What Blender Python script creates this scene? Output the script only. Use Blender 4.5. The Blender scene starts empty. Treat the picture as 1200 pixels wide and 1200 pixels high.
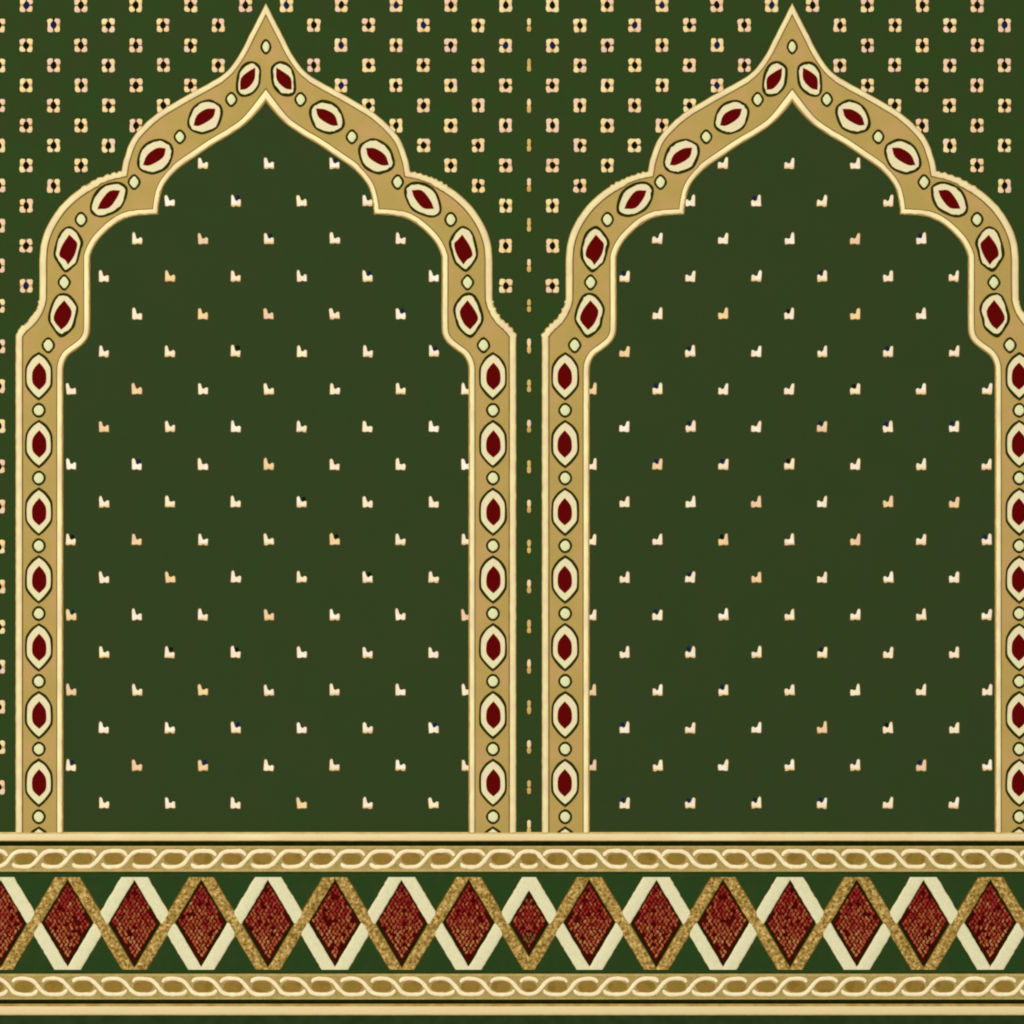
import bpy, bmesh, math, random
from mathutils import Vector, geometry, noise
random.seed(7)
sc = bpy.context.scene
COL = sc.collection
MM = 0.001
BASE = 8.0            # top of the ground pile, mm
AX = 620.0            # mirror axis of the woven pattern (mm from the left of the frame)

# ------------------------------------------------------------------ materials
def lin(c):
    o = []
    for v in c:
        v = v / 255.0
        o.append(v / 12.92 if v <= 0.04045 else ((v + 0.055) / 1.055) ** 2.4)
    return (*o, 1.0)

def mat(name, cols, scale=30.0, fine=0.06, fscale=900.0, bump=0.25, bscale=1100.0, stretch=(1, 1, 1)):
    """wool pile: two or three dye tones mottled by low noise, fine fibre speckle and fibre bump"""
    m = bpy.data.materials.new(name); m.use_nodes = True
    nt = m.node_tree; N = nt.nodes; L = nt.links
    b = N['Principled BSDF']
    b.inputs['Roughness'].default_value = 1.0
    b.inputs['Specular IOR Level'].default_value = 0.0
    tc = N.new('ShaderNodeTexCoord')
    mp = N.new('ShaderNodeMapping'); mp.inputs['Scale'].default_value = stretch
    L.new(tc.outputs['Object'], mp.inputs['Vector'])
    n1 = N.new('ShaderNodeTexNoise'); n1.inputs['Scale'].default_value = scale
    n1.inputs['Detail'].default_value = 2.0
    L.new(mp.outputs[0], n1.inputs['Vector'])
    r = N.new('ShaderNodeValToRGB')
    k = len(cols)
    for i in range(k - 2): r.color_ramp.elements.new(0.5)
    for i, c in enumerate(cols):
        r.color_ramp.elements[i].position = 0.36 + 0.28 * i / max(1, k - 1)
        r.color_ramp.elements[i].color = lin(c)
    L.new(n1.outputs['Fac'], r.inputs['Fac'])
    n2 = N.new('ShaderNodeTexNoise'); n2.inputs['Scale'].default_value = fscale
    n2.inputs['Detail'].default_value = 1.0
    L.new(mp.outputs[0], n2.inputs['Vector'])
    mr = N.new('ShaderNodeMapRange')
    mr.inputs['From Min'].default_value = 0.3; mr.inputs['From Max'].default_value = 0.7
    mr.inputs['To Min'].default_value = 1 - fine; mr.inputs['To Max'].default_value = 1 + fine
    L.new(n2.outputs['Fac'], mr.inputs['Value'])
    mx = N.new('ShaderNodeVectorMath'); mx.operation = 'SCALE'
    L.new(r.outputs['Color'], mx.inputs[0]); L.new(mr.outputs[0], mx.inputs['Scale'])
    L.new(mx.outputs[0], b.inputs['Base Color'])
    n3 = N.new('ShaderNodeTexNoise'); n3.inputs['Scale'].default_value = bscale
    L.new(mp.outputs[0], n3.inputs['Vector'])
    bp = N.new('ShaderNodeBump'); bp.inputs['Strength'].default_value = bump
    bp.inputs['Distance'].default_value = 0.0006
    L.new(n3.outputs['Fac'], bp.inputs['Height']); L.new(bp.outputs[0], b.inputs['Normal'])
    return m

M = dict(
    spandrel=mat('green_wool', [(48, 69, 30), (50, 67, 30), (52, 66, 32)], 26, 0.03),
    niche=mat('niche_green_wool', [(50, 67, 33), (51, 66, 33), (52, 66, 34)], 14, 0.03),
    border=mat('border_green_wool', [(41, 67, 29), (43, 64, 29), (47, 66, 29)], 40, 0.06),
    margin=mat('hem_green_wool', [(38, 54, 22), (46, 61, 30)], 60, 0.08),
    tan=mat('gold_wool', [(182, 155, 84), (187, 157, 86), (194, 157, 95)], 22, 0.04),
    cord=mat('cream_cord', [(246, 230, 168), (242, 222, 166), (239, 213, 166)], 45, 0.03, bump=0.15),
    cord_in=mat('pale_cord', [(253, 240, 178), (250, 232, 172), (242, 219, 170)], 25, 0.03, bump=0.15),
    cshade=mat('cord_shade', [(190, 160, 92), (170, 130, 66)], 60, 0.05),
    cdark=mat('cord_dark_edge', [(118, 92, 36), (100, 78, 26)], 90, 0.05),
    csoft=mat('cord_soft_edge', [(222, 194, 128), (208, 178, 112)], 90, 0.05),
    mline=mat('medallion_outline', [(52, 50, 4), (42, 42, 4), (46, 56, 12)], 120, 0.08),
    mcream=mat('medallion_cream', [(233, 226, 170), (238, 224, 172), (240, 216, 178)], 70, 0.04),
    mgreen=mat('bead_cream', [(228, 228, 168), (234, 226, 170)], 70, 0.04),
    mred=mat('medallion_red', [(88, 10, 8), (102, 6, 6), (92, 10, 8)], 60, 0.05),
    petal=mat('petal_wool', [(250, 218, 150), (246, 208, 158), (240, 200, 168)], 60, 0.04),
    petal2=mat('petal_yellow_wool', [(248, 224, 164), (242, 214, 154)], 60, 0.04),
    petal3=mat('petal_pink_wool', [(246, 210, 178), (238, 198, 168)], 60, 0.04),
    pfringe=mat('petal_fringe', [(66, 62, 24), (74, 60, 26)], 60, 0.05),
    phalo=mat('petal_edge', [(128, 94, 46), (112, 84, 34)], 60, 0.05),
    pdark=mat('flower_centre', [(18, 22, 10), (28, 20, 8)], 60, 0.05),
    pblue=mat('flower_centre_navy', [(22, 34, 78), (34, 30, 60)], 60, 0.05),
    pgold=mat('sliver_gold', [(222, 184, 112), (205, 165, 88)], 60, 0.05),
    sprig=mat('sprig_wool', [(255, 240, 196), (252, 228, 194), (255, 246, 220)], 45, 0.04),
    sprig2=mat('sprig_yellow_wool', [(238, 210, 130), (232, 190, 130)], 45, 0.04),
    black=mat('dark_line_wool', [(30, 34, 4), (24, 26, 4)], 80, 0.1),
    dkgreen=mat('dark_green_line_wool', [(52, 60, 20), (40, 50, 16)], 90, 0.1),
    stripe=mat('stripe_wool', [(240, 222, 160), (240, 216, 158), (246, 228, 170)], 25, 0.03, stretch=(0.3, 1, 1)),
    stripe2=mat('lower_stripe_wool', [(238, 214, 158), (234, 212, 154)], 25, 0.03, stretch=(0.3, 1, 1)),
    bandbg=mat('braid_ground', [(168, 148, 84), (182, 154, 92), (160, 142, 76)], 130, 0.10, 500),
    bandedge=mat('braid_edge', [(196, 168, 98), (180, 158, 88)], 90, 0.08, 400),
    eye=mat('braid_eye', [(142, 118, 48), (154, 118, 54), (136, 108, 42)], 60, 0.08),
    strand=mat('braid_strand', [(255, 242, 190), (254, 228, 180), (255, 238, 190)], 90, 0.04),
    zcream=mat('zigzag_cream', [(230, 224, 174), (234, 222, 180), (224, 222, 168)], 140, 0.05, 500, 0.4),
    zgold=mat('zigzag_gold', [(124, 96, 38), (168, 134, 66), (176, 142, 74), (214, 178, 108)], 280, 0.24, 520, 1.0, 420),
    k4=mat('knot_brown', [(138, 92, 48), (112, 70, 36)], 200, 0.1),
    rground=mat('diamond_ground', [(66, 6, 6), (80, 14, 8)], 120, 0.12, 420),
    k1=mat('knot_crimson', [(136, 32, 24), (156, 50, 40), (116, 16, 14)], 200, 0.08),
    k2=mat('knot_rust', [(154, 62, 34), (172, 92, 54), (136, 38, 22)], 200, 0.08),
    k3=mat('knot_tan', [(170, 96, 52), (186, 126, 76), (150, 80, 42)], 200, 0.08),
    backing=mat('jute_backing', [(120, 100, 70), (105, 90, 62)], 200, 0.1),
    floor=mat('floor_plain', [(150, 146, 138), (140, 136, 130)], 6, 0.03),
)

# ------------------------------------------------------------------ mesh helpers (pattern units: mm, y down)
def W(x, y, z):
    return Vector(((x - 600) * MM, (600 - y) * MM, z * MM))

class Part:
    """collects shapes of one part with its own material slots"""
    def __init__(s): s.bm = bmesh.new(); s.mats = []
    def mi(s, key):
        if key not in s.mats: s.mats.append(key)
        return s.mats.index(key)
    def face(s, pts, key, smooth=False):
        try: f = s.bm.faces.new([s.bm.verts.new(p) for p in pts])
        except ValueError: return
        f.material_index = s.mi(key); f.smooth = smooth
    def plate(s, poly, z0, z1, key, bev=0.6, smooth=False):
        """raised patch: bevelled wall from z0 to z1, flat tessellated top.  poly in mm"""
        a = sum(poly[i][0] * poly[(i + 1) % len(poly)][1] - poly[(i + 1) % len(poly)][0] * poly[i][1] for i in range(len(poly)))
        if a > 0: poly = poly[::-1]           # counter-clockwise once y is flipped
        n = len(poly); ins = []
        for i in range(n):
            p0, p1, p2 = poly[i - 1], poly[i], poly[(i + 1) % n]
            ins.append(off(p0, p1, p2, bev))
        mi = s.mi(key)
        bot = [s.bm.verts.new(W(x, y, z0)) for x, y in poly]
        top = [s.bm.verts.new(W(x, y, z1)) for x, y in ins]
        for i in range(n):
            f = s.bm.faces.new((bot[i], bot[(i + 1) % n], top[(i + 1) % n], top[i])); f.material_index = mi; f.smooth = smooth
        if n <= 4 or convex(ins):
            f = s.bm.faces.new(top); f.material_index = mi; f.smooth = smooth
        else:
            tri = geometry.tessellate_polygon([[Vector((x, -y, 0)) for x, y in ins]])
            for t in tri:
                try: f = s.bm.faces.new([top[k] for k in t])
                except ValueError: continue
                f.normal_update()
                if f.normal.z < 0: f.normal_flip()
                f.material_index = mi; f.smooth = smooth
    def dome(s, poly, c, z0, z1, key):
        """low cushion over a small convex outline"""
        mi = s.mi(key); n = len(poly)
        a = sum(poly[i][0] * poly[(i + 1) % n][1] - poly[(i + 1) % n][0] * poly[i][1] for i in range(n))
        if a > 0: poly = poly[::-1]
        rings = []
        for f_, z in ((1, z0), (.86, z0 + (z1 - z0) * .6), (.5, z1 - (z1 - z0) * .08)):
            rings.append([s.bm.verts.new(W(c[0] + (x - c[0]) * f_, c[1] + (y - c[1]) * f_, z)) for x, y in poly])
        for r0, r1 in zip(rings, rings[1:]):
            for i in range(n):
                f = s.bm.faces.new((r0[i], r0[(i + 1) % n], r1[(i + 1) % n], r1[i])); f.material_index = mi; f.smooth = True
        f = s.bm.faces.new(rings[-1]); f.material_index = mi; f.smooth = True
    def strip(s, A, B, profile, z0):
        """cord between matching lines A (green side) and B.  profile: [(t, z, material of the strip up to next)]"""
        for i in range(len(A) - 1):
            for (t0, h0, k), (t1, h1, _) in zip(profile, profile[1:]):
                q = []
                for P, Q, t, h in ((A[i], B[i], t0, h0), (A[i + 1], B[i + 1], t0, h0), (A[i + 1], B[i + 1], t1, h1), (A[i], B[i], t1, h1)):
                    q.append(W(P[0] + (Q[0] - P[0]) * t, P[1] + (Q[1] - P[1]) * t, z0 + h))
                nrm = (q[1] - q[0]).cross(q[3] - q[0]) + (q[3] - q[2]).cross(q[1] - q[2])
                if nrm.z < 0: q = q[::-1]
                s.face(q, k, True)
    def cut(s, co, no):
        bmesh.ops.bisect_plane(s.bm, geom=s.bm.verts[:] + s.bm.edges[:] + s.bm.faces[:], plane_co=co, plane_no=no, clear_outer=True)
    def cut_axis(s): s.cut(W(AX, 0, 0), Vector((1, 0, 0)))
    def mirrored(s):
        p = Part(); p.mats = list(s.mats); p.bm = s.bm.copy()
        for v in p.bm.verts: v.co.x = 2 * W(AX, 0, 0).x - v.co.x
        bmesh.ops.reverse_faces(p.bm, faces=p.bm.faces[:])
        return p
    def add(s, o):
        """merge another Part's geometry into this one"""
        me = bpy.data.meshes.new('merge_scratch'); o.bm.to_mesh(me)
        remap = [s.mi(k) for k in o.mats]
        nf = len(s.bm.faces); s.bm.from_mesh(me); s.bm.faces.ensure_lookup_table()
        for f in s.bm.faces[nf:]: f.material_index = remap[f.material_index]
        bpy.data.meshes.remove(me)
    def link(s, name, parent, **props):
        bmesh.ops.remove_doubles(s.bm, verts=s.bm.verts[:], dist=1e-6)
        me = bpy.data.meshes.new(name); s.bm.to_mesh(me)
        for k in s.mats: me.materials.append(M[k])
        # put the part's origin at its own middle
        if me.vertices:
            c = sum((v.co for v in me.vertices), Vector()) / len(me.vertices)
            c.z = min(v.co.z for v in me.vertices)
        else: c = Vector()
        o = bpy.data.objects.new(name, me); COL.objects.link(o); o.parent = parent
        pl = parent_world(parent)
        from mathutils import Matrix
        me.transform(Matrix.Translation(-c)); o.location = c - pl
        for k, v in props.items(): o[k] = v
        WORLD[o.name] = c
        return o
WORLD = {}
def parent_world(p): return WORLD.get(p.name, Vector()) if p else Vector()

def off(p0, p1, p2, d):
    """mitred offset of p1 to the right-hand side of the y-down path p0>p1>p2 (inward for our plates)"""
    ax, ay = p1[0] - p0[0], p1[1] - p0[1]; bx, by = p2[0] - p1[0], p2[1] - p1[1]
    la = math.hypot(ax, ay) or 1e-9; lb = math.hypot(bx, by) or 1e-9
    n1 = (ay / la, -ax / la); n2 = (by / lb, -bx / lb)
    mx, my = n1[0] + n2[0], n1[1] + n2[1]; l = math.hypot(mx, my)
    if l < 1e-6: return (p1[0] + n1[0] * d, p1[1] + n1[1] * d)
    mx /= l; my /= l
    c = max(0.35, mx * n1[0] + my * n1[1])
    return (p1[0] + mx * d / c, p1[1] + my * d / c)

def convex(P):
    s = 0
    for i in range(len(P)):
        a, b, c = P[i - 2], P[i - 1], P[i]
        z = (b[0] - a[0]) * (c[1] - b[1]) - (b[1] - a[1]) * (c[0] - b[0])
        if abs(z) < 1e-6: continue
        if s and (z > 0) != (s > 0): return False
        s = z
    return True

def smooth_path(P, corners, step=3.0):
    """Hermite curve through P (tangents scaled by segment length), sharp at the indices in corners"""
    out = []; flags = []; n = len(P)
    D_ = lambda a, b: math.hypot(b[0] - a[0], b[1] - a[1]) or 1e-9
    def tan(i):
        if i == 0 or i == n - 1 or i in corners: return None
        l = D_(P[i - 1], P[i]) + D_(P[i], P[i + 1])
        return ((P[i + 1][0] - P[i - 1][0]) / l, (P[i + 1][1] - P[i - 1][1]) / l)
    for i in range(n - 1):
        p1, p2 = P[i], P[i + 1]; L_ = D_(p1, p2)
        ch = ((p2[0] - p1[0]) / L_, (p2[1] - p1[1]) / L_)
        t1 = tan(i); t2 = tan(i + 1)
        if t1 is None and t2 is None: t1 = t2 = ch
        elif t1 is None:
            d = ch[0] * t2[0] + ch[1] * t2[1]; t1 = (2 * d * ch[0] - t2[0], 2 * d * ch[1] - t2[1])
        elif t2 is None:
            d = ch[0] * t1[0] + ch[1] * t1[1]; t2 = (2 * d * ch[0] - t1[0], 2 * d * ch[1] - t1[1])
        k = max(1, int(L_ / step))
        for j in range(k):
            t = j / k; h1 = 2 * t ** 3 - 3 * t * t + 1; h2 = -2 * t ** 3 + 3 * t * t; h3 = t ** 3 - 2 * t * t + t; h4 = t ** 3 - t * t
            out.append(tuple(h1 * p1[a] + h2 * p2[a] + L_ * (h3 * t1[a] + h4 * t2[a]) for a in (0, 1)))
            flags.append(j == 0 and i in corners)
    out.append(P[-1]); flags.append((n - 1) in corners)
    return out, flags

def offset_line(P, flags, wf, side):
    """returns matching (A, B): A the given edge, B offset by width wf(p); points that would fold at corners are dropped"""
    n = len(P); keep = [True] * n
    for c in range(1, n - 1):
        if not flags[c]: continue
        a = math.atan2(P[c - 1][1] - P[c][1], P[c - 1][0] - P[c][0]); b = math.atan2(P[c + 1][1] - P[c][1], P[c + 1][0] - P[c][0])
        h = abs((a - b + math.pi) % (2 * math.pi) - math.pi) / 2
        r = wf(P[c]) / max(0.3, math.tan(h)) + 1.5
        for i in range(n):
            if i != c and 0 < i < n - 1 and abs(i - c) < 14 and math.hypot(P[i][0] - P[c][0], P[i][1] - P[c][1]) < r: keep[i] = False
    P2 = [p for p, k in zip(P, keep) if k]
    B = []
    for i, p in enumerate(P2):
        p0 = P2[i - 1] if i else (2 * p[0] - P2[1][0], 2 * p[1] - P2[1][1])
        p2 = P2[i + 1] if i < len(P2) - 1 else (2 * p[0] - P2[i - 1][0], 2 * p[1] - P2[i - 1][1])
        B.append(off(p0, p, p2, side * wf(p)))
    return P2, B

def densify(A, B, step=2.0):
    a2, b2 = [], []
    for i in range(len(A) - 1):
        k = max(1, int(math.hypot(A[i + 1][0] - A[i][0], A[i + 1][1] - A[i][1]) / step))
        for j in range(k):
            t = j / k
            a2.append((A[i][0] + (A[i + 1][0] - A[i][0]) * t, A[i][1] + (A[i + 1][1] - A[i][1]) * t))
            b2.append((B[i][0] + (B[i + 1][0] - B[i][0]) * t, B[i][1] + (B[i + 1][1] - B[i][1]) * t))
    a2.append(A[-1]); b2.append(B[-1]); return a2, b2

# ------------------------------------------------------------------ the arch outline
CX = 311.6
BOT = 975.6
OUT = [(18.2, BOT), (18.2, 700), (18.2, 450), (18.3, 392), (26.5, 382), (36, 373), (43, 361.5), (46, 350), (46.2, 325), (46.4, 300),
       (49, 281.7), (56, 263.5), (69.5, 243), (86.5, 226.5), (106.5, 213.5), (126.5, 205), (142.6, 201.0),
       (145.6, 186), (153.7, 164.5), (165.5, 149.5), (184, 133), (203, 121), (224, 109), (245.5, 97.2), (264.5, 85), (280, 65), (293, 40), (CX, 3.4)]
OC = {3, 7, 16, 27}
INN = [(74.4, BOT), (74.4, 700), (74.4, 480), (74.4, 455), (74.4, 440), (75.2, 427), (80.4, 417), (91, 409), (100, 401), (104.8, 392), (105.9, 380), (105.9, 330), (105.9, 301),
       (113, 285), (126.5, 270), (141.5, 259), (157, 253.5), (172, 252), (185.3, 251.5),
       (186.8, 237), (191, 220.5), (198.7, 208.5), (210.5, 197), (229, 184), (250.5, 169.5), (269, 158.7), (288, 145.5), (301, 132.5), (CX, 119.5)]
IC = {12, 18, 28}
def full(P, C):
    n = len(P); Q = P + [(2 * CX - x, y) for x, y in P[-2::-1]]
    return Q, set(C) | {2 * (n - 1) - i for i in C}
OP, OCC = full(OUT, OC); IP, ICC = full(INN, IC)
OD, OF = smooth_path(OP, OCC); ID, IF = smooth_path(IP, ICC)

def wo(p):
    y = p[1]
    if y < 90: return 7.2
    if y < 210: return 8.0
    if y < 355: return 9.6
    return 9.2
def wi(p):
    d = math.hypot(p[0] - CX, p[1] - 119.5)
    if d < 40: return 10.6 - 2.4 * d / 40
    if abs(abs(p[0] - CX) - 126) < 30 and p[1] > 200: return 7.4
    return 8.4

def frayed(p):
    x = min(p[0], 2 * CX - p[0]); y = p[1]
    return (96 < x < 141 and y < 224 and y > 195) or (16 < x < 46 and 352 < y < 395)

# ------------------------------------------------------------------ pattern pieces
def rnd(a): return random.uniform(-a, a)
def xf(P, cx, cy, ang, sx=1, sy=1, jit=0.0):
    c, s = math.cos(math.radians(ang)), math.sin(math.radians(ang)); o = []
    for x, y in P:
        x *= sx; y *= sy
        o.append((cx + x * c - y * s + rnd(jit), cy + x * s + y * c + rnd(jit)))
    return o
def ring(P, lim, k=4):
    """close-smooth a small outline; points in lim stay sharp"""
    n = len(P); out = []
    for i in range(n):
        p0, p1, p2, p3 = P[i - 1], P[i], P[(i + 1) % n], P[(i + 2) % n]
        if i in lim: p0 = (2 * p1[0] - p2[0], 2 * p1[1] - p2[1])
        if (i + 1) % n in lim: p3 = (2 * p2[0] - p1[0], 2 * p2[1] - p1[1])
        for j in range(k):
            t = j / k
            out.append(tuple(0.5 * (2 * p1[a] + (p2[a] - p0[a]) * t + (2 * p0[a] - 5 * p1[a] + 4 * p2[a] - p3[a]) * t * t + (3 * p1[a] - p0[a] - 3 * p2[a] + p3[a]) * t ** 3) for a in (0, 1)))
    return out
def sym(P):     # mirror the right-hand half of an upright lozenge
    return P + [(-x, y) for x, y in P[-2:0:-1]]
HEX = sym([(0, -28.8), (8.6, -23), (14.4, -14.8), (16.2, -8), (16.4, 7), (14.6, 13.6), (7.4, 22.8), (0, 28.8)])
HEXC = sym([(0, -25.4), (6.6, -20.4), (11.9, -13.2), (13.7, -7.4), (13.9, 6.2), (12.2, 12), (5.6, 20.2), (0, 25.2)])
REDV = sym([(0, -16.4), (5.4, -10.2), (8.1, -4.4), (8.4, 5), (6.2, 10.4), (0, 16.2)])
LOWER = ([(-.8, -26), (9.2, -22.5), (17.5, -9), (15.2, 4.2), (11.7, 15.8), (-2.5, 26.4), (-12.5, 15.8), (-17.5, 4.2), (-14.6, -10.8), (-8.3, -22.5)],
         [(.8, -15.8), (8.8, -4.2), (4.6, 8.8), (-1.7, 15.4), (-10, 5), (-6.7, -5.8)])
SHOULDER = ([(1.7, -26.7), (10.8, -20), (17, -8.3), (15, 1.7), (11.3, 15), (6.7, 20), (-3.3, 27), (-13.3, 15), (-17, 5), (-13.3, -11.7), (-8.3, -21.7)],
            [(1.2, -15), (5.8, -10), (9.7, -5), (6.7, 6.7), (0, 16.9), (-3.3, 11.7), (-9.2, 6.7), (-6.7, -3.3)])
BEND = ([(10.8, -20.8), (20.7, -15.6), (21.6, -8), (19, 2), (12.5, 12.5), (-.8, 18.8), (-10.8, 20.4), (-20.3, 16.2), (-21.4, 5.8), (-15.8, -9.2), (-4.2, -18.3)],
        [(11.6, -9.8), (8.3, -1.4), (0, 8.6), (-11.6, 9.8), (-7.8, .8), (.8, -9.4)])
SLOPE = ([(5.3, -20.5), (14, -17.5), (20.2, -12.5), (21.8, -2.3), (14.7, 13.9), (0, 20.7), (-8, 20), (-17.3, 16), (-21, 7.5), (-16, -8), (-7, -17)],
         [(11.6, -8.6), (8.5, 1.3), (-4.6, 9.4), (-12, 9.3), (-8, -1.6), (2.2, -8.2)])
TOP = ([(4.4, -20.5), (12.5, -16.5), (15.4, -9), (13.3, 7.5), (4.4, 18), (-6.7, 20.6), (-12.4, 16.5), (-14.2, 9), (-12, -7.2), (-5.3, -17.9)],
       [(7.7, -12), (6.9, .8), (-.9, 9.8), (-8, 11.4), (-7.5, -.5), (-.4, -7.4)])
def medallion(cx, cy, kind, k=1.0, flip=False):
    """upright pointed lozenge in the columns, hand-knotted irregular ones round the curve"""
    p = Part(); z = BASE + 0.6; f = -1 if flip else 1
    place = lambda P, j: xf([(x * f, y) for x, y in P], cx, cy, 0, k, k, j)
    if kind == 'column':
        p.plate(ring(place(HEX, .25), {0, 7}), z - .1, z + .3, 'mline', .2)
        p.plate(ring(place(HEXC, .28), {0, 7}), z + .25, z + .55, 'mcream', .3)
        p.plate(ring(xf(REDV, cx + .5, cy, 0, 1, 1, .15), {0, 5}, 3), z + .5, z + .75, 'mred', .2)
        return p
    o, r = kind
    o = [(x + .45 * x / math.hypot(x, y), y + .45 * y / math.hypot(x, y)) for x, y in o]
    r = [(x * 1.14, y * 1.12) for x, y in r]
    o = place(o, .4)
    p.plate(ring(o, set(), 4), z - .1, z + .3, 'mline', .2)
    if sum(o[i][0] * o[(i + 1) % len(o)][1] - o[(i + 1) % len(o)][0] * o[i][1] for i in range(len(o))) > 0: o = o[::-1]
    ins = [off(o[i - 1], o[i], o[(i + 1) % len(o)], 3.0 + rnd(.5)) for i in range(len(o))]
    d = [(x + rnd(.55), y + rnd(.55)) for x, y in ring(ins, set(), 3)]
    p.plate(d, z + .25, z + .55, 'mcream', .2)
    p.plate(ring(place(r, .4), {0, len(r) // 2}, 3), z + .5, z + .75, 'mred', .2)
    return p

def bead(cx, cy, rx=8.0, ry=8.6, pointed=0.0):
    p = Part(); z = BASE + 0.6
    rx += .25; ry += .25
    def el(rx, ry, j):
        o = []
        for i in range(20):
            a = 2 * math.pi * i / 20
            k = 1 + pointed * (abs(math.cos(2 * a)) ** 2 - .5)
            o.append((cx + math.cos(a) * rx * k + rnd(j), cy + math.sin(a) * ry * k + rnd(j)))
        return o
    p.plate(el(rx, ry, .15), z - .1, z + .35, 'mline', .3)
    p.dome(el(rx - 2.6, ry - 2.8, .25), (cx, cy), z + .3, z + .8, 'mgreen')
    return p

def blob(p, x, y, rx, ry, z0, z1, key, ang=0, sq=.68):
    """tuft of pile: rounded block"""
    n = 16; P = []
    for i in range(n):
        c, s_ = math.cos(2 * math.pi * i / n), math.sin(2 * math.pi * i / n)
        P.append((math.copysign(abs(c) ** sq, c) * rx, math.copysign(abs(s_) ** sq, s_) * ry))
    P = xf(P, x, y, ang, jit=.2)
    p.dome(P, (x, y), z0, z1, key)
def flower(p, x, y, square=False):
    x += rnd(.2); y += rnd(.2)
    z = BASE; hk = 7.9
    c = 2.2 if square else 3.2
    R = [(-hk + c, -8.6), (hk - c, -8.6), (hk, -8.6 + c), (hk, 8.6 - c), (hk - c, 8.6), (-hk + c, 8.6), (-hk, 8.6 - c), (-hk, -8.6 + c)]
    p.plate(xf(R, x, y, 0, 1, 1, .25), z - .1, z + .1, 'pfringe', .2)
    R = [(a * .9, b * .9) for a, b in R]
    p.plate(xf(R, x, y, 0, 1, 1, .25), z - .1, z + .14, 'phalo', .2)
    tone = random.choice(['petal', 'petal', 'petal2'])
    for sx in (-1, 1):
        for sy in (-1, 1):
            k = tone if random.random() < .7 else random.choice(['petal', 'petal2', 'petal3'])
            blob(p, x + sx * (3.95 + rnd(.2)), y + sy * (4.3 + rnd(.25)), 3.5 + rnd(.3), 3.7 + rnd(.3), z + .1, z + .5, k, rnd(12))
    gaps = [(0, -1), (0, 1), (1, 0), (-1, 0)]
    for sx, sy in gaps:
        pr = .8 if square else (.75 if sx else .15)
        if random.random() < pr:
            blob(p, x + sx * 4.8, y + sy * 5.4, 2.6 if not sx else 2.4, 2.2, z + .1, z + .42, 'pgold' if random.random() < .7 else 'petal')
    D = [(0, -5.0), (2.3, -3.1), (3.5, 0), (2.7, 2.8), (0, 4.9), (-2.7, 2.8), (-3.5, 0), (-2.3, -3.1)]
    f = .98 if square else 1.04
    p.plate(ring(xf(D, x, y, rnd(10), f, f, .35), {0, 4}, 2), z + .5, z + .62, 'pblue' if random.random() < .1 else 'pdark', .15)
    for sy in (-1, 1):
        if random.random() < (.25 if square else .75): p.plate(xf([(-.9, -3), (.9, -3), (.7, 3), (-.7, 3)], x, y + sy * 5.6, 0, 1, 1, .15), z + .5, z + .6, 'pdark' if random.random() < .4 else 'phalo', .1)
    for sx in (-1, 1):
        if random.random() < (.1 if square else .4): p.plate(xf([(-2.4, -.6), (2.4, -.6), (2.4, .6), (-2.4, .6)], x + sx * 5.0, y, 0, 1, 1, .15), z + .5, z + .6, 'phalo', .1)
def sprig(p, x, y):
    """small L-shaped tuft: upright stroke on the left, foot with a knob to the right"""
    z = BASE + .3
    key = random.choice(['sprig'] * 6 + ['petal']); key2 = random.choice(['sprig', 'sprig', 'petal', 'sprig2'])
    if random.random() < .28: blob(p, x + 2.0 + rnd(.6), y - 3.6 + rnd(.6), 2.6, 2.9, z - .1, z + .1, random.choice(['pblue', 'pblue', 'pdark', 'pfringe']))
    j = rnd(.6); k = rnd(.5)
    L_ = [(-5.4, 6.0), (-5.6, -4.8), (-4.9, -6.6 + j), (-2.9, -6.7 + j), (-1.7, -4.0), (-1.0, -.9), (1.2, .3), (3.6, -1.4 + k), (5.6, -1.0 + k), (5.9, 1.5), (5.6, 6.1), (3.0, 6.3), (0.4, 5.5 + k * .5), (-2.6, 6.4)]
    L_ = xf(L_, x, y, rnd(4), 1, 1, .28)
    p.plate([(x + (a - x) * 1.17, y + (b - y) * 1.15) for a, b in L_], z - .1, z + .15, 'phalo', .2)
    p.plate(L_, z + .1, z + .4, key, .35)
    if random.random() < .55:      # yellower yarn along the foot
        p.plate(xf([(-5, 4.2), (5.2, 4.0), (5.2, 6.0), (0.4, 5.4), (-5, 6.0)], x, y, 0, 1, 1, .2), z + .35, z + .45, 'sprig2', .15)

# ------------------------------------------------------------------ build
carpet = bpy.data.objects.new('prayer_carpet', None); COL.objects.link(carpet)
carpet.location = (AX * MM - .6, 0, 0); WORLD[carpet.name] = carpet.location.copy()
carpet['label'] = 'green woven prayer carpet with two gold pointed arches above a band of red diamonds'
carpet['category'] = 'carpet'

X0, X1, Y0, Y1 = -13.0, 1253.0, -13.0, 1217.0
# backing and ground pile
p = Part(); p.plate([(X0, Y0), (X1, Y0), (X1, Y1), (X0, Y1)], 0.2, 2.0, 'backing', .01); p.link('backing', carpet)
g = Part(); g.plate([(X0 + .5, Y0 + .5), (X1 - .5, Y0 + .5), (X1 - .5, Y1 - .5), (X0 + .5, Y1 - .5)], 2.0, BASE, 'spandrel', 1.5)

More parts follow.
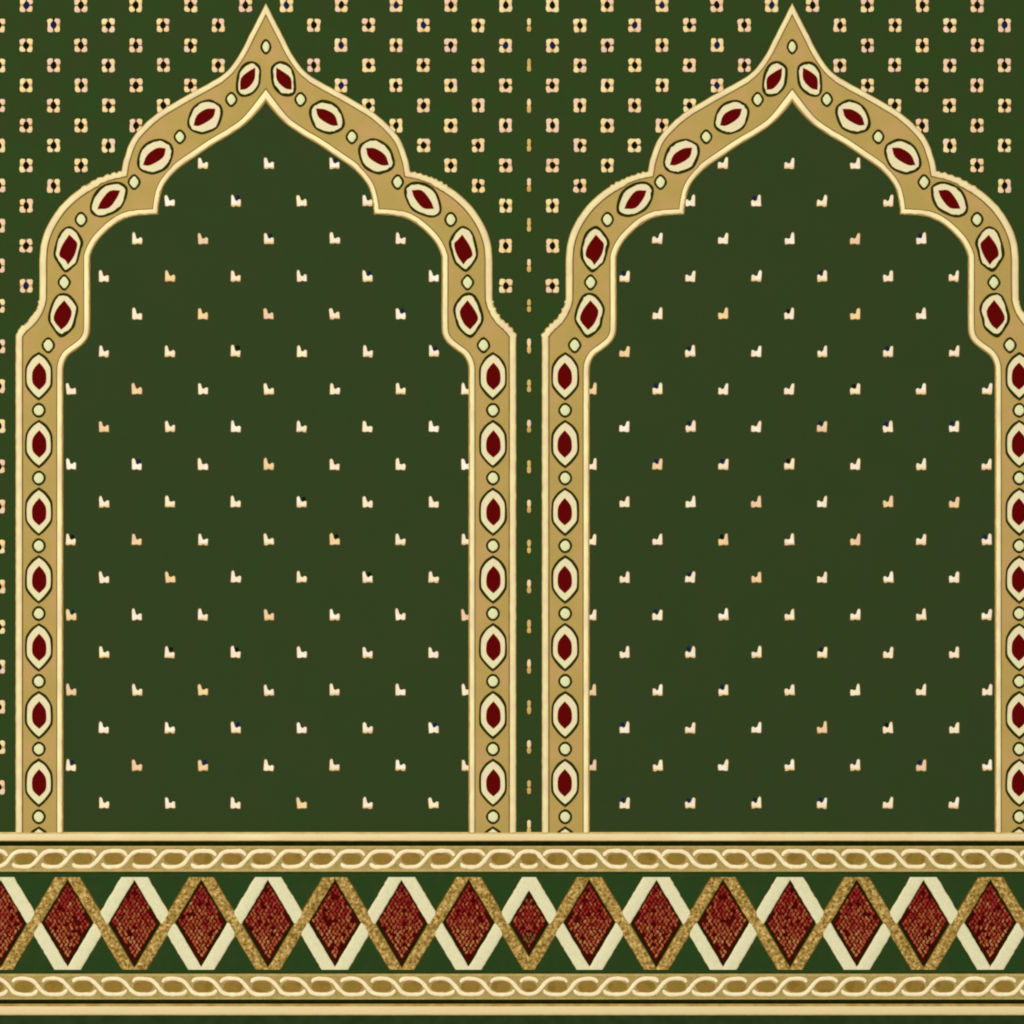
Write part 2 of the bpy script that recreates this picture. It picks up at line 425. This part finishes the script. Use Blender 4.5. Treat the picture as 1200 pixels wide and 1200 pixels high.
# flowers on the ground pile, left half, then mirrored about the loom axis
from mathutils import kdtree
def inside(P, x, y):
    c = False; j = len(P) - 1
    for i in range(len(P)):
        if (P[i][1] > y) != (P[j][1] > y) and x < (P[j][0] - P[i][0]) * (y - P[i][1]) / (P[j][1] - P[i][1]) + P[i][0]: c = not c
        j = i
    return c
arch_poly = [(x, y) for x, y in OD] 
def dist_poly(P, x, y): return min(math.hypot(a - x, b - y) for a, b in P)
fl = Part(); count = 0
for col in range(-1, 10):
    for half in (0, 1):
        x = 30.6 + 32.13 * col
        if half: x = 2 * CX - x
        for k in range(-1, 42):
            y = 6 + 23.5 * k
            if (k + col) % 2: continue
            if y > 962: continue
            if inside(arch_poly, x, y) or dist_poly(arch_poly, x, y) < 1.2: continue
            if x > 612 or (x > 10 and y > 340): continue
            flower(fl, x, y, square=(half == 1)); count += 1
for k in range(0, 21):        # half-covered motifs on the loom axis: two stacked tufts each
    y = 29.5 + 47.0 * k
    if y > 975: continue
    s = Part()
    blob(fl, AX - .0, y - 3.8 + rnd(.5), 2.3, 4.4 + rnd(.5), BASE, BASE + .5, 'pgold' if k % 2 else 'petal')
    blob(fl, AX - .0, y + 4.0 + rnd(.5), 2.5, 4.0 + rnd(.6), BASE, BASE + .5, 'pgold')
    fl.plate(xf([(-3, -8.6), (3, -8.6), (3.2, 8.4), (-3.2, 8.4)], AX, y, 0, 1, 1, .2), BASE - .1, BASE + .08, 'dkgreen', .2)
# slivers stay centred, so cut off at the axis and mirror
fl.cut_axis(); flm = fl.mirrored(); g.add(fl); g.add(flm)
g.link('ground_pile', carpet)

# niche panels, arches
def build_niche(mirror):
    def fin(part, name, parent, **kw):
        q = part.mirrored() if mirror else part
        return q.link(name, parent, **kw)
    f = Part()
    A = [(x, y) for x, y in ID]
    mid = [off(A[i - 1] if i else (A[0][0], A[0][1] + 1), A[i], A[i + 1] if i < len(A) - 1 else (A[i][0], A[i][1] + 1), -2) for i in range(len(A))]
    f.plate(ID, BASE - .1, BASE + .3, 'niche', .05)
    n = 0
    for r in range(0, 18):
        y = 191.3 + 44.1 * r
        for c in range(0, 13):
            if (r + c) % 2: continue
            x = 83.2 + 38.62 * c
            y_ = y
            if not inside(ID, x, y): 
                continue
            if dist_poly(ID, x - 2, y) < 3: continue
            sprig(f, x + rnd(.3), y + rnd(.3)); n += 1
    fin(f, 'niche_field', carpet)
    # tan band
    b = Part()
    Ain = ID
    poly = OD + ID[::-1]
    b.plate(poly, BASE - .1, BASE + .6, 'tan', .05)
    arch = fin(b, 'niche_arch', carpet)
    # cords
    z = BASE + .5
    for (D, F, wf, side, key, body) in ((OD, OF, wo, 1, 'outer', 'cord'), (ID, IF, wi, -1, 'inner', 'cord_in')):
        A, B = offset_line(D, F, wf, -side)
        A, B = densify(A, B, 1.6)
        for i in range(1, len(A) - 1):
            w = wf(A[i]); dx, dy = (A[i][0] - B[i][0]) / w, (A[i][1] - B[i][1]) / w
            j = noise.noise(Vector((A[i][0] * .13, A[i][1] * .13, 3 * side))) * .8 + rnd(.12)
            if key == 'outer' and frayed(A[i]): j += (1.7 if int((A[i][0] + A[i][1] * .4) / 3.6) % 2 else -.7) + rnd(.8)
            if key == 'inner' and 130 < min(A[i][0], 2 * CX - A[i][0]) < 190 and A[i][1] > 205: j += rnd(.9)
            A[i] = (A[i][0] + dx * j * .6, A[i][1] + dy * j * .6)
        c = Part()
        if key == 'outer':
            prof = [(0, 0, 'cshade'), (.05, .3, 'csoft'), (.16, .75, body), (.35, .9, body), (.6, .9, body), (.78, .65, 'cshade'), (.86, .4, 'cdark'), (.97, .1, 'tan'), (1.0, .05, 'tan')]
        else:
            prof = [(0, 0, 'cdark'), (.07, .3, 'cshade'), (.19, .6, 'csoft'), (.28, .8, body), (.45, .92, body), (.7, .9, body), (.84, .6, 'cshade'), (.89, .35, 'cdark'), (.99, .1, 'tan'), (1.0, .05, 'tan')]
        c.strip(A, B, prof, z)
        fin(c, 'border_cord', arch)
    # medallions and beads: (x, y, tilt, length, width, curved)
    ML = [(45.5, 441 + 79.4 * k, 'column', 1) for k in range(8)]
    ML += [(74.2, 369.3, LOWER, 1), (80, 291.8, SHOULDER, 1), (127.5, 234, BEND, 1), (181.4, 183, SLOPE, 1), (239.8, 136.8, SLOPE, .97), (290.6, 92.6, TOP, 1)]
    BL = [(45.5, 480.8 + 79.4 * k, 8.0, 8.6, 0.04) for k in range(7)]
    BL += [(56.6, 404.6, 7.6, 9.0, .12), (75.3, 331, 7.3, 9.0, .14), (95, 257.3, 7.3, 8.8, .08), (157.2, 213.4, 7.2, 8.8, .12), (210.8, 160.4, 7.0, 8.4, .1), (271.0, 116.6, 7.0, 8.6, .1)]
    for lr in (0, 1):
        for (x, y, kind, k) in ML:
            q = medallion((2 * CX - x) if lr else x, y, kind, k, bool(lr))
            if y > 975: q.cut(W(0, BOT, 0), Vector((0, -1, 0)))
            fin(q, 'medallion', arch)
        for (x, y, rx, ry, pt) in BL:
            fin(bead((2 * CX - x) if lr else x, y, rx, ry, pt), 'bead', arch)
    fin(bead(CX, 54.8, 6.3, 8.7, .08), 'bead', arch)
    return arch
build_niche(False); build_niche(True)

# ------------------------------------------------------------------ border band
XL, XR = X0 + 1.6, X1 - 1.6
def hbar(y0, y1, z0, z1, key, bev=.3):
    q = Part(); q.plate([(XL, y0), (XR, y0), (XR, y1), (XL, y1)], z0, z1, key, bev); return q
def hround(q, y0, y1, z0, h, keys):
    """rounded stripe: keys = (edge, body, edge)"""
    ys = [0, .1, .22, .4, .6, .78, .9, 1]; hs = [0, .45, .75, 1, 1, .75, .45, 0]
    ks = [keys[0], keys[0], keys[1], keys[1], keys[1], keys[1], keys[2]] if len(keys) == 3 else keys
    n = 60
    for i in range(n):
        xa, xb = XL + (XR - XL) * i / n, XL + (XR - XL) * (i + 1) / n
        for k in range(7):
            ya, yb = y0 + (y1 - y0) * ys[k], y0 + (y1 - y0) * ys[k + 1]
            q.face([W(xa, yb, z0 + h * hs[k + 1]), W(xb, yb, z0 + h * hs[k + 1]), W(xb, ya, z0 + h * hs[k]), W(xa, ya, z0 + h * hs[k])], ks[k], True)
band = hbar(975.6, 1190.5, BASE - .1, BASE + .3, 'border').link('border_band', carpet)
Z = BASE + .3
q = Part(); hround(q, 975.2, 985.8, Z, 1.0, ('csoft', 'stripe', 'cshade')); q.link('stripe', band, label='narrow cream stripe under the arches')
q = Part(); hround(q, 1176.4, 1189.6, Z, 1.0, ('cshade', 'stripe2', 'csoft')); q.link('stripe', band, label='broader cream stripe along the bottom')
q = Part(); q.plate([(XL, 985.8), (XR, 985.8), (XR, 991.4), (XL, 991.4)], Z - .1, Z + .12, 'black', .1); q.link('dark_line', band)
q = Part(); q.plate([(XL, 1171.6), (XR, 1171.6), (XR, 1176.3), (XL, 1176.3)], Z - .1, Z + .12, 'black', .1); q.link('dark_line', band)
hem = Part(); hem.plate([(XL, 1190.4), (XR, 1190.4), (XR, Y1 - 2.2), (XL, Y1 - 2.2)], BASE - .1, BASE + .2, 'margin', .1); hem.link('hem', carpet)

def ribbon(q, P, w, z0, h, key, taper=True):
    D, F = smooth_path(P, set(), 1.6)
    n = len(D); A, B = [], []
    for i, p_ in enumerate(D):
        p0 = D[i - 1] if i else (2 * p_[0] - D[1][0], 2 * p_[1] - D[1][1]); p2 = D[i + 1] if i < n - 1 else (2 * p_[0] - D[-2][0], 2 * p_[1] - D[-2][1])
        ww = w * (1 + noise.noise(Vector((p_[0] * .2, p_[1] * .2, 1))) * .22)
        e = min(i, n - 1 - i)
        if taper and e < 2: ww *= (.55, .88)[e]
        A.append(off(p0, p_, p2, ww / 2)); B.append(off(p0, p_, p2, -ww / 2))
    q.strip(A, B, [(0, 0, 'bandedge'), (.1, .45 * h, key), (.3, .95 * h, key), (.7, .95 * h, key), (.9, .45 * h, 'bandedge'), (1, 0, key)], z0)

def braid(yc, flip):
    """braided band; strands rise to the right on the left half; flip turns it upside down"""
    q = Part(); s = -1 if flip else 1
    Yf = lambda y: yc + s * (y - 1006.4)
    y0, y1 = sorted((Yf(991.5), Yf(1021.3)))
    q.plate([(XL, y0), (AX + 5, y0), (AX + 5, y1), (XL, y1)], Z - .1, Z + .25, 'bandbg', .2)
    q.plate([(XL, Yf(1018.3)), (AX + 5, Yf(1018.3)), (AX + 5, Yf(1021.6)), (XL, Yf(1021.6))], Z + .2, Z + .5, 'bandedge', .3)
    q.plate([(XL, Yf(991.4)), (AX + 5, Yf(991.4)), (AX + 5, Yf(993.6)), (XL, Yf(993.6))], Z + .2, Z + .4, 'bandedge', .3)
    for k in range(-2, 19):
        h = 15.2 + 34.97 * k + rnd(.8)
        if h + 75 < XL + 60: pass
        S = [(0, 1011.6), (1.8, 1014.4), (6, 1015.9), (13, 1016), (20, 1015), (26, 1011), (31, 1005), (35.5, 1000), (41, 997.7), (50, 997.3), (57.5, 997.8), (61.5, 1000.3), (63, 1003)]
        P = [(h + x + rnd(.4), Yf(y + rnd(.3))) for x, y in S]
        ribbon(q, P, 5.3, Z + .25, .9, 'strand')
        ex = h + 47.5
        E = [(math.cos(2 * math.pi * i / 16) * 11.8, math.sin(2 * math.pi * i / 16) * 7.2) for i in range(16)]
        q.plate(xf(E, ex, Yf(1006.3), 0, 1, 1, .3), Z + .2, Z + .32, 'eye', .3)
    q.cut(W(XL, 0, 0), Vector((-1, 0, 0)))
    q.cut_axis(); m = q.mirrored(); q.add(m)
    return q.link('braided_strip', band)
braid(1006.4, False)
braid(1156.3, True)
q = Part(); q.plate([(XL, 1021.7), (XR, 1021.7), (XR, 1024.0), (XL, 1024.0)], Z - .1, Z + .1, 'dkgreen', .1)
q.plate([(XL, 1139.0), (XR, 1139.0), (XR, 1141.2), (XL, 1141.2)], Z - .1, Z + .1, 'dkgreen', .1); q.link('dark_line', band)

PK = [0.9 + 78.32 * k for k in range(-1, 10)]      # centres of the diamonds; even index from 0: gold below, odd: gold above
YT, YB = 1027.8, 1136.3
def arm(q, xt, xb, w, key, zt, edge):
    """slanted arm with flat ends between top centre xt and bottom centre xb"""
    s = 1 if xt < xb else -1
    # inside edges meet just beyond the centre line
    n = 34; L_ = []; R_ = []
    for i in range(n + 1):
        t = i / n; y = YT + (YB - YT) * t
        xa = (xt - s * 2.2) + ((xb - s * (w - 2.2)) - (xt - s * 2.2)) * t   # inner-top edge
        xc = xa + s * w
        j1 = noise.noise(Vector((xt * .3, y * .25, 2))) * .8 + rnd(.2); j2 = noise.noise(Vector((xb * .3, y * .25, 7))) * .8 + rnd(.2)
        L_.append((xa + j1, y)); R_.append((xc + j2, y))
    if edge:
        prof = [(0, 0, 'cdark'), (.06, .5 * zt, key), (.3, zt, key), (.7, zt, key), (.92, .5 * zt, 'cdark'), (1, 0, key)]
    else:
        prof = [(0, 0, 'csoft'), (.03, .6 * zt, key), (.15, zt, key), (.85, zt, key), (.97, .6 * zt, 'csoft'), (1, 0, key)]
    q.strip(L_, R_, prof, Z)
def zig(gold):
    q = Part()
    for i in range(len(PK) - 1):
        k = i - 1
        up = (k % 2 == 1) if gold else (k % 2 == 0)
        xt, xb = (PK[i], PK[i + 1]) if up else (PK[i + 1], PK[i])
        arm(q, xt, xb, 17.2 if gold else 17.8, 'zgold' if gold else 'zcream', 1.3 if gold else .8, gold)
        # flat end caps between the two arms
    q.cut(W(XL, 0, 0), Vector((-1, 0, 0)))
    q.cut_axis(); m = q.mirrored(); q.add(m)
    return q.link('zigzag', band, label='gold flecked zigzag braid lying over the cream one' if gold else 'cream zigzag braid passing under the gold one')
zig(False); zig(True)
def diamond(c):
    q = Part(); gold_top = round((c - .9) / 78.32) % 2 == 1
    yt, yb = (1031.5, 1132.5)
    hw = 29.5
    q.plate([(c, yt - 1.2), (c + hw + 1.4, 1080.5), (c, yb + 1.2), (c - hw - 1.4, 1080.5)], Z - .15, Z + .16, 'black', .2)
    ym = 1080.5
    P = [(c, yt), (c + hw, ym), (c, yb), (c - hw, ym)]
    q.plate(P, Z - .1, Z + .2, 'black', .2)
    f = .90
    f = .93
    P2 = [(c, ym + (yt - ym) * f), (c + hw * f, ym), (c, ym + (yb - ym) * f), (c - hw * f, ym)]
    q.plate(P2, Z + .15, Z + .35, 'rground', .3)
    r = 0; y = yt + 8
    while y < yb - 6:
        x = c - hw + (r % 2) * 2.5
        while x < c + hw:
            t = 1 - abs(y - ym) / (ym - yt)
            if abs(x - c) < hw * t * .93 - 2.0:
                v = (y - yt) / (yb - yt) + rnd(.30)
                key = 'k1' if v < .36 else ('k2' if v < .8 else 'k3')
                if random.random() < .10: key = 'k3' if v > .5 else 'k2'
                if c > 600: key = 'k4' if y > 1094 or y < 1056 else ('k1' if random.random() < .5 else 'k2')
                if random.random() > .08:
                    n = 8; a = 25 if r % 2 else -25
                    E = xf([(math.cos(2 * math.pi * i / n) * (1.6 + rnd(.35)), math.sin(2 * math.pi * i / n) * (2.7 + rnd(.5))) for i in range(n)], x + rnd(.6), y + rnd(.6), a + rnd(12))
                    q.dome(E, (x, y), Z + .3, Z + 1.0 + rnd(.2), key)
            x += 5.0
        y += 4.0; r += 1
    return q
for c in PK:
    if c < -30: continue
    q = diamond(c)
    if c > 600:
        q.cut_axis(); q.add(q.mirrored()); q.link('diamond', band, label='narrow middle red diamond'); continue
    if c < 30: q.cut(W(XL, 0, 0), Vector((-1, 0, 0)))
    m = q.mirrored(); q.link('diamond', band); m.link('diamond', band)

# ------------------------------------------------------------------ floor under the carpet
fb = Part()
fb.face([Vector((-4, -4, 0)), Vector((4, -4, 0)), Vector((4, 4, 0)), Vector((-4, 4, 0))], 'floor')
fo = fb.link('floor', None); fo['kind'] = 'structure'

# ------------------------------------------------------------------ light: soft lamps above and round ambient
w = bpy.data.worlds.new('World'); sc.world = w; w.use_nodes = True
w.node_tree.nodes['Background'].inputs['Color'].default_value = (1, 1, 1, 1)
w.node_tree.nodes['Background'].inputs['Strength'].default_value = 0.43
def lamp(name, loc, size, power):
    l = bpy.data.lights.new(name, 'AREA'); l.shape = 'SQUARE'; l.size = size; l.energy = power
    o = bpy.data.objects.new(name, l); COL.objects.link(o); o.location = loc
    o.rotation_euler = (Vector((0, 0, 0)) - Vector(loc)).to_track_quat('-Z', 'Y').to_euler()
    return o
lamp('softbox', (-5.0, 5.0, 9.0), 2.8, 925)

cam = bpy.data.cameras.new('Camera'); co = bpy.data.objects.new('Camera', cam); COL.objects.link(co)
H = 4.0
cam.sensor_width = 36; cam.lens = 36 * (H - (BASE + .6) * MM) / 1.2
co.location = (0, 0, H); cam.clip_end = 100
sc.camera = co
sc.view_settings.view_transform = 'Standard'; sc.view_settings.look = 'None'
sc.view_settings.exposure = 0; sc.view_settings.gamma = 1
sc.cycles.pixel_filter_type = 'BLACKMAN_HARRIS'; sc.cycles.filter_width = 2.0
